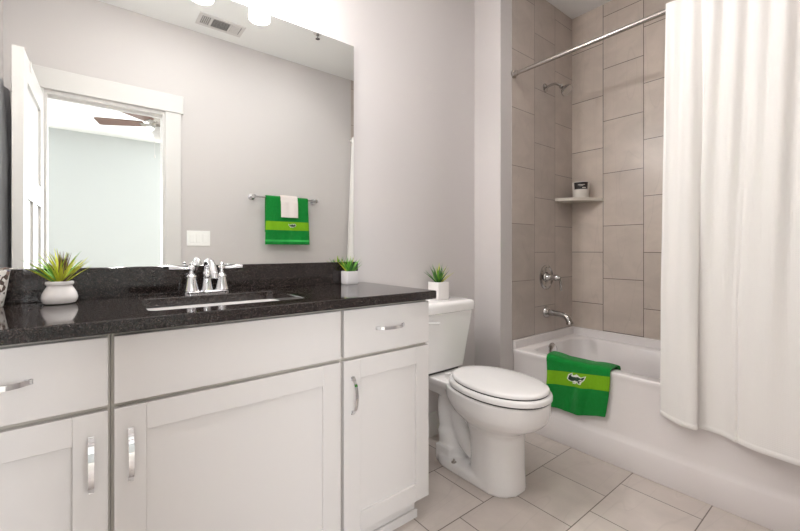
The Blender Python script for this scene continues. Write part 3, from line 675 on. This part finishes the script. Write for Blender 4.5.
bm = bmesh.new(); add_lathe(bm, [(0.040, 0), (0.039, 0.008), (0.030, 0.018), (0.022, 0.026), (0, 0.026)], (2.449, YF - 0.0005, 0.662), (0, -1, 0), 22); obj('flange', bm, 'chrome_shower', t, True)
bm = bmesh.new(); add_tube(bm, smooth_path([(2.449, YF - 0.016, 0.662), (2.449, YF - 0.06, 0.661), (2.449, YF - 0.115, 0.656), (2.449, YF - 0.148, 0.645), (2.449, YF - 0.165, 0.618), (2.449, YF - 0.169, 0.602)]), [0.021] * 6 + [0.019] * 12 + [0.020] * 8 + [0.023] * 5, 16); obj('spout_pipe', bm, 'chrome_shower', t, True)
# corner shelf and jar
bm = bmesh.new(); sx, sy = 2.562, 1.236
poly = [(XR - 0.0005, YF - 0.0005), (sx, YF - 0.0005), (sx + 0.004, YF - 0.02)] + [(sx + 0.012 + (XR - sx - 0.035) * k / 10 + 0.02 * math.sin(PI * k / 10) * -1, YF - 0.03 - (YF - sy - 0.045) * k / 10 - 0.02 * math.sin(PI * k / 10)) for k in range(1, 10)] + [(XR - 0.02, sy + 0.004), (XR - 0.0005, sy)]
add_prism(bm, poly, lambda u, v, z: Vector((u, v, z)), 1.430, 1.450)
tag(obj('corner_shelf', bm, 'marble'), 'small pale stone corner shelf in tiled shower', 'shelf')
JX, JY = 2.712, 1.352
t = thing('candle_jar', (JX, JY, 1.450), 'white jar with black label on corner shelf', 'jar')
bm = bmesh.new(); add_lathe(bm, [(0.048, 0.0004), (0.050, 0.004), (0.058, 0.11), (0.057, 0.113), (0.054, 0.113), (0.05, 0.075), (0, 0.075)], (JX, JY, 1.45), n=32); obj('jar_body', bm, 'wax', t, True)
va = math.atan2(-JY, -JX)     # the label faces the doorway
def on_jar(a, z, o):
    r = 0.048 + 0.010 * (z / 0.113) + o; return Vector((JX + r * math.cos(va + a), JY + r * math.sin(va + a), 1.45 + z))
def patch(bm, a0, a1, z0, z1, o0, o1, n=14):
    for i in range(n):
        A, B = a0 + (a1 - a0) * i / n, a0 + (a1 - a0) * (i + 1) / n
        q = [on_jar(A, z0, o1), on_jar(B, z0, o1), on_jar(B, z1, o1), on_jar(A, z1, o1)]; bm.faces.new([bm.verts.new(p) for p in q])
        q2 = [on_jar(A, z1, o0), on_jar(B, z1, o0), on_jar(B, z0, o0), on_jar(A, z0, o0)]; bm.faces.new([bm.verts.new(p) for p in q2])
bm = bmesh.new(); patch(bm, -0.85, 0.85, 0.060, 0.108, 0.0004, 0.0010); lb = obj('label_band', bm, 'black', t)
tag(lb, 'black label with pale print')
bm = bmesh.new()
patch(bm, -0.35, 0.45, 0.088, 0.0915, 0.0011, 0.0014); patch(bm, -0.15, 0.25, 0.081, 0.0835, 0.0011, 0.0014, 6); patch(bm, 0.15, 0.6, 0.0665, 0.0725, 0.0011, 0.0014, 6)
obj('print', bm, 'print', lb)

# ================================================================== TOWEL BAR (on the doorway wall, seen in the mirror)
BZ, BYY = 1.538, 0.005
t = thing('towel_bar', (1.36, YC, BZ), 'metal towel bar holding green hand towel, reflected in mirror', 'towel bar')
bm = bmesh.new(); add_tube(bm, [(1.06, BYY, BZ), (1.66, BYY, BZ)], 0.0085, 14); obj('bar', bm, 'chrome', t, True)
for x in (1.075, 1.645):
    bm = bmesh.new(); add_lathe(bm, [(0.028, 0), (0.027, 0.006), (0.014, 0.014), (0.011, 0.045), (0.016, 0.052), (0.018, 0.066), (0.016, 0.078), (0, 0.08)], (x, YC + 0.0005, BZ), (0, 1, 0), 20); obj('post', bm, 'chrome', t, True)
def over_bar(front, back, r):
    pts = [(BYY - r * 1.05, BZ - back), (BYY - r * 1.05, BZ - back * 0.5), (BYY - r * 1.02, BZ - 0.01)] + [(BYY + r * math.cos(a), BZ + r * math.sin(a)) for a in (R(160), R(125), R(90), R(55), R(20))] + [(BYY + r * 1.05, BZ - 0.02), (BYY + r * 1.2, BZ - front * 0.5), (BYY + r * 1.3, BZ - front)]
    pr = smooth_path([(0, p[0], p[1]) for p in pts], 8); cum = [0]
    for a, b in zip(pr, pr[1:]): cum.append(cum[-1] + (b - a).length)
    def at2(l):
        l = max(0, min(cum[-1] - 1e-6, l))
        for i in range(len(cum) - 1):
            if cum[i + 1] >= l:
                k = (l - cum[i]) / max(1e-9, cum[i + 1] - cum[i]); d = (pr[i + 1] - pr[i]).normalized()
                return pr[i].lerp(pr[i + 1], k), Vector((0, -d.z, d.y))
    return at2, cum[-1]
at_b, LB = over_bar(0.405, 0.30, 0.0145)
def bar_towel(u, v, out=0.0):
    p, n_ = at_b(v); x = 1.558 - u; f = max(0, (v - LB * 0.55) / (LB * 0.45))
    k = 0.006 * f * math.sin((x - 1.17) * 40)
    return Vector((x + f * 0.012 * (1 - 2 * u / 0.384), p.y + (k + abs(k)) * 0.7, p.z)) + n_ * out
fb = LB - 0.405
ht = tag(obj('hand_towel', cloth(bar_towel, 0.384, LB, 30, 90, lambda v: 1 if LB - 0.205 < v < LB - 0.128 else (2 if LB - 0.04 < v < LB - 0.024 else 0), 0.008), ['green', 'lime', 'lgreen'], None, True),
         'green hand towel with lime band hanging on towel bar in mirror', 'towel')
emblem(ht, bar_towel, 0.158, LB - 0.166, 0.062, 0.0046)
at_w, LW = over_bar(0.168, 0.12, 0.0245)
def wash(u, v, out=0.0):
    p, n_ = at_w(v); x = 1.452 - u; return Vector((x, p.y + (0.004 if v > LW * 0.6 else 0) * (1 + math.sin(u * 60)), p.z)) + n_ * out
tag(obj('washcloth', cloth(wash, 0.155, LW, 16, 40, lambda v: 0, 0.008), 'terry', None, True), 'small white washcloth laid over green hand towel', 'washcloth')
# grey cloth hanging behind the open door
bm = bmesh.new()
def behind(u, v):
    p = DP(DW - 0.02 - u, 1.93 - v, DT + 0.060 + 0.024 * math.sin(u * 40) * min(1, 0.3 + v * 2)); return p
hk = thing('over_door_hook', DP(DW - 0.20, DH, DT), 'white hook bracket over top of open bathroom door', 'hook')
bm = bmesh.new()
for d0, d1, v0_, v1_ in ((-0.004, -0.001, DH - 0.05, DH + 0.004), (DT + 0.001, DT + 0.004, DH - 0.17, DH + 0.004), (-0.004, DT + 0.004, DH + 0.001, DH + 0.004), (DT + 0.004, DT + 0.03, DH - 0.17, DH - 0.166), (DT + 0.027, DT + 0.03, DH - 0.17, DH - 0.13)):
    add_prism(bm, [(DW - 0.215, v0_), (DW - 0.185, v0_), (DW - 0.185, v1_), (DW - 0.215, v1_)], lambda u, v, d: DP(u, v, d), d0, d1)
obj('bracket', bm, 'trim', hk)
tag(obj('hanging_cloth', cloth(behind, 0.36, 1.35, 40, 30, lambda v: 0, 0.006), 'greycloth', None, True), 'grey cloth hanging behind open bathroom door at left edge of mirror', 'cloth')

# ================================================================== SWITCH, VENT, SPRINKLER, ADDED DOWNLIGHTS
t = thing('light_switch', (0.668, YC, 1.178), 'white triple rocker switch plate beside doorway', 'switch')
obj('plate', box(0.585, 0.751, YC + 0.0005, YC + 0.006, 1.119, 1.237, 0.002, 2), 'switch', t)
for k in (-1, 0, 1):
    x = 0.668 + k * 0.046; obj('rocker', box(x - 0.0165, x + 0.0165, YC + 0.0062, YC + 0.010, 1.145, 1.211, 0.0015, 1), 'switch', t)
t = thing('ceiling_vent', (0.78, 0.16, H), 'white ceiling vent grille reflected in mirror', 'vent')
bm = bmesh.new()
for q in ((0.62, 0.94, 0.075, 0.10), (0.62, 0.94, 0.22, 0.245), (0.62, 0.642, 0.10, 0.22), (0.918, 0.94, 0.10, 0.22), (0.705, 0.717, 0.10, 0.22), (0.835, 0.847, 0.10, 0.22)): add_box(bm, q[0], q[1], q[2], q[3], H - 0.008, H - 0.0005)
obj('frame', bm, 'trim', t); obj('vent_shade_sheet', box(0.642, 0.918, 0.10, 0.22, H - 0.0035, H - 0.0005), 'ventdark', t)  # grey sheet stands for the shade behind the louvers
bm = bmesh.new()
for i in range(5):
    x = 0.649 + i * 0.0125; add_prism(bm, [(x, H - 0.0038), (x + 0.004, H - 0.0088), (x + 0.005, H - 0.0088), (x + 0.001, H - 0.0038)], lambda u, v, y: Vector((u, y, v)), 0.101, 0.219)
for i in range(7):
    y = 0.104 + i * 0.0165; add_prism(bm, [(y, H - 0.0038), (y + 0.004, H - 0.0088), (y + 0.005, H - 0.0088), (y + 0.001, H - 0.0038)], lambda u, v, x: Vector((x, u, v)), 0.7175, 0.8345)
for i in range(7):
    x = 0.852 + i * 0.009; add_prism(bm, [(x, H - 0.0038), (x - 0.004, H - 0.0088), (x + 0.004, H - 0.0088), (x + 0.006, H - 0.0038)], lambda u, v, y: Vector((u, y, v)), 0.101, 0.219)
obj('louvers', bm, 'trim', t)
t = thing('fire_sprinkler', (1.409, 0.51, H), 'small dark sprinkler head on ceiling near top edge of mirror', 'sprinkler')
bm = bmesh.new(); add_lathe(bm, [(0.034, 0), (0.033, -0.004), (0.02, -0.007), (0, -0.007)], (1.409, 0.51, H - 0.0005)); obj('escutcheon', bm, 'trim', t, True)
bm = bmesh.new(); add_lathe(bm, [(0.009, 0), (0.009, -0.012), (0.005, -0.018), (0.005, -0.034), (0.017, -0.035), (0.017, -0.038), (0, -0.039)], (1.409, 0.51, H - 0.0075), n=16); obj('sprinkler_head', bm, 'gap', t, True)
for k, (x, y, lb) in enumerate(((0.45, 0.58, 'unseen round ceiling light added in front of vanity'), (1.35, 0.64, 'unseen round ceiling light added in front of toilet'))):
    t = thing('added_downlight', (x, y, H), lb, 'lamp', 'ceiling lights added for brightness')  # ceiling lights out of view, added to brighten the room
    bm = bmesh.new(); rings = [[Vector((x + r * math.cos(2 * PI * j / 32), y + r * math.sin(2 * PI * j / 32), z)) for j in range(32)] for r, z in ((0.085, H - 0.0005), (0.084, H - 0.006), (0.068, H - 0.007), (0.066, H - 0.0005))]
    loft(bm, rings, close=True); obj('trim_ring', bm, 'trim', t, True)
    bm = bmesh.new(); add_lathe(bm, [(0.0655, 0), (0.0655, -0.003), (0, -0.003)], (x, y, H - 0.0008), n=32); obj('lens', bm, 'lens', t, True)
    l = bpy.data.lights.new('added_downlight_light', 'AREA'); l.shape = 'DISK'; l.size = 0.13; l.energy = CEIL_W; l.color = (0.985, 0.99, 1.0)
    lo = bpy.data.objects.new('added_downlight_light', l); C.objects.link(lo); lo.location = (0, 0, -0.010); lo.parent = t

# ================================================================== CEILING FAN in the bedroom (seen in the mirror)
FXc, FYb, FZ = 0.585, -1.50, 2.42
t = thing('ceiling_fan', (FXc, FYb, FZ), 'ceiling fan with dark wood blades seen through doorway in mirror', 'fan')
bm = bmesh.new(); add_lathe(bm, [(0.06, 0), (0.058, -0.03), (0.03, -0.055), (0, -0.055)], (FXc, FYb, H - 0.0005)); obj('canopy', bm, 'trim', t, True)
bm = bmesh.new(); add_tube(bm, [(FXc, FYb, H - 0.05), (FXc, FYb, FZ + 0.06)], 0.012, 12); obj('downrod', bm, 'nickel', t, True)
bm = bmesh.new(); add_lathe(bm, [(0.02, 0.08), (0.06, 0.07), (0.095, 0.045), (0.105, 0.01), (0.10, -0.02), (0.07, -0.04), (0, -0.04)], (FXc, FYb, FZ)); obj('motor_housing', bm, 'nickel', t, True)
bm = bmesh.new(); add_lathe(bm, [(0.05, -0.041), (0.055, -0.07), (0.075, -0.085), (0.085, -0.12), (0.07, -0.15), (0.035, -0.165), (0, -0.166)], (FXc, FYb, FZ)); obj('light_bowl', bm, 'trim', t, True)
for k in range(5):
    a = R(205.6 + 72 * k); d = Vector((math.cos(a), math.sin(a), 0)); p = Vector((-d.y, d.x, 0)); o_ = Vector((FXc, FYb, FZ))
    bm = bmesh.new(); add_prism(bm, [(0.15, -0.05), (0.56, -0.07), (0.59, -0.06), (0.59, 0.06), (0.56, 0.07), (0.15, 0.05)], lambda u, v, z: o_ + d * u + p * v + Vector((0, 0, z - 0.01 - v * 0.22)), 0, 0.008)
    bl = obj('blade', bm, 'wood', t)
    bm = bmesh.new(); add_prism(bm, [(0.09, -0.016), (0.19, -0.03), (0.19, 0.03), (0.09, 0.016)], lambda u, v, z: o_ + d * u + p * v + Vector((0, 0, z - 0.016 - v * 0.22)), 0, 0.005); obj('blade_bracket', bm, 'nickel', bl)
bm = bmesh.new(); add_tube(bm, [(FXc - 0.05, FYb, FZ - 0.075), (FXc - 0.05, FYb, FZ - 0.33)], 0.0025, 6); add_lathe(bm, [(0.004, 0), (0.008, -0.012), (0.008, -0.035), (0, -0.037)], (FXc - 0.05, FYb, FZ - 0.33), n=12); obj('pull_chain', bm, 'trim', t, True)

# ================================================================== PLANTS AND TUMBLER
def leaf(bm, base, yaw, pitch, L, w, bend, mi, n=7):
    d = Vector((math.cos(yaw), math.sin(yaw), 0)); s = Vector((-d.y, d.x, 0)); p = Vector(base); rings = []; ang = pitch
    for i in range(n + 1):
        k = i / n; hw = max(w * (1 - k) ** 0.75 * (0.75 + 0.6 * k * (1 - k) * 2), 0.00025)
        t_ = d * math.cos(ang) + Vector((0, 0, math.sin(ang))); up = -d * math.sin(ang) + Vector((0, 0, math.cos(ang)))
        rings.append([p - s * hw + up * hw * 0.35, p - up * hw * 0.30, p + s * hw + up * hw * 0.35, p + up * hw * 0.12])
        p = p + t_ * (L / n); ang -= bend / n
    loft(bm, rings, mi=mi)
def foliage(bm, c, z, n, L, w, spread, mats, rnd, r0=0.012, bend=0.5, lo=28, back=0.06):
    v0 = len(bm.verts)
    for i in range(n):
        q = i / n; yaw = i * 2.39996 + rnd.uniform(-0.25, 0.25); pitch = R(88 - (88 - lo) * q ** 0.8 + rnd.uniform(-6, 6))
        l = L * rnd.uniform(0.78, 1.08) * (1.0 if q < 0.7 else 0.92)
        leaf(bm, (c[0] + r0 * q * math.cos(yaw), c[1] + r0 * q * math.sin(yaw), z), yaw, pitch, l, w * rnd.uniform(0.8, 1.15), bend * rnd.uniform(0.4, 1.3), mats[rnd.randrange(len(mats))])
    for v in bm.verts:      # leaves bend aside where the wall behind stops them
        q = v.co.y - c[1]
        if q > 0: v.co.y = c[1] + back * math.tanh(q / back)
# round squat pot with thin yellow-green leaves
PX, PY = -0.072, 1.577
t = thing('potted_plant', (PX, PY, ZC), 'yellow-green spiky plant in round white pot on countertop', 'plant')
bm = bmesh.new(); add_lathe(bm, [(0.030, 0.0004), (0.038, 0.003), (0.0425, 0.012), (0.0435, 0.021), (0.041, 0.032), (0.035, 0.045), (0.0305, 0.052), (0.030, 0.056), (0.033, 0.058), (0.0345, 0.063), (0.033, 0.068), (0.028, 0.069), (0.026, 0.062), (0.025, 0.056), (0, 0.056)], (PX, PY, ZC), n=32)
obj('pot', bm, 'potwhite', t, True)
bm = bmesh.new(); add_lathe(bm, [(0.0245, 0.0562), (0.022, 0.062), (0, 0.064)], (PX, PY, ZC), n=20); obj('soil', bm, 'soil', t, True)
rnd = random.Random(3); bm = bmesh.new(); foliage(bm, (PX, PY), ZC + 0.060, 46, 0.108, 0.0050, 1, [0, 1, 1, 1, 1, 2, 1], rnd, 0.012, 0.38, 38, 0.060)
obj('foliage', bm, ['leaf', 'leafyl', 'leafpurple'], t, True)
def cube_plant(x, y, z, s, h, potm, label, seed, L, lo, back):
    t = thing('potted_plant', (x, y, z), label, 'plant'); bm = bmesh.new(); k = s / 2; e = 0.0004
    loft(bm, [rrect(x - k * q, x + k * q, y - k * q, y + k * q, 0.006, z + zz, 4) for q, zz in ((0.93, e), (0.97, 0.003), (1.0, 0.01), (1.0, h - 0.002), (0.98, h), (0.86, h), (0.85, h - 0.012))])
    obj('pot', bm, potm, t, True)
    bm = bmesh.new(); loft(bm, [rrect(x - k * 0.845, x + k * 0.845, y - k * 0.845, y + k * 0.845, 0.006, z + zz, 4) for zz in (h - 0.0118, h - 0.006)]); obj('soil', bm, 'soil', t)
    rnd = random.Random(seed); bm = bmesh.new(); foliage(bm, (x, y), z + h - 0.008, 34, L, 0.0072, 1, [0, 0, 1, 0, 2] if seed == 5 else [0, 1, 1, 0, 1, 2], rnd, 0.016, 0.25, lo, back)
    obj('foliage', bm, ['leaf', 'leafdk', 'leafyl'], t, True)
cube_plant(0.972, 1.606, ZC, 0.062, 0.062, 'potgrey', 'small spiky green plant in grey cube pot at end of countertop', 5, 0.080, 46, 0.034)
cube_plant(1.535, 1.578, 0.8112, 0.086, 0.098, 'potwhite', 'small spiky dark green plant in white cube pot on toilet tank', 9, 0.115, 42, 0.07)
bm = bmesh.new(); VX, VY = -0.226, 1.585
prof = [(0.030, 0.0004), (0.032, 0.004), (0.039, 0.05), (0.046, 0.105), (0.0445, 0.106), (0.037, 0.05), (0.030, 0.008), (0, 0.008)]
add_lathe(bm, prof, (VX, VY, ZC), n=32)
tag(obj('mosaic_tumbler', bm, 'mosaic', None, True), 'flared mosaic glass tumbler at left edge of countertop', 'tumbler')
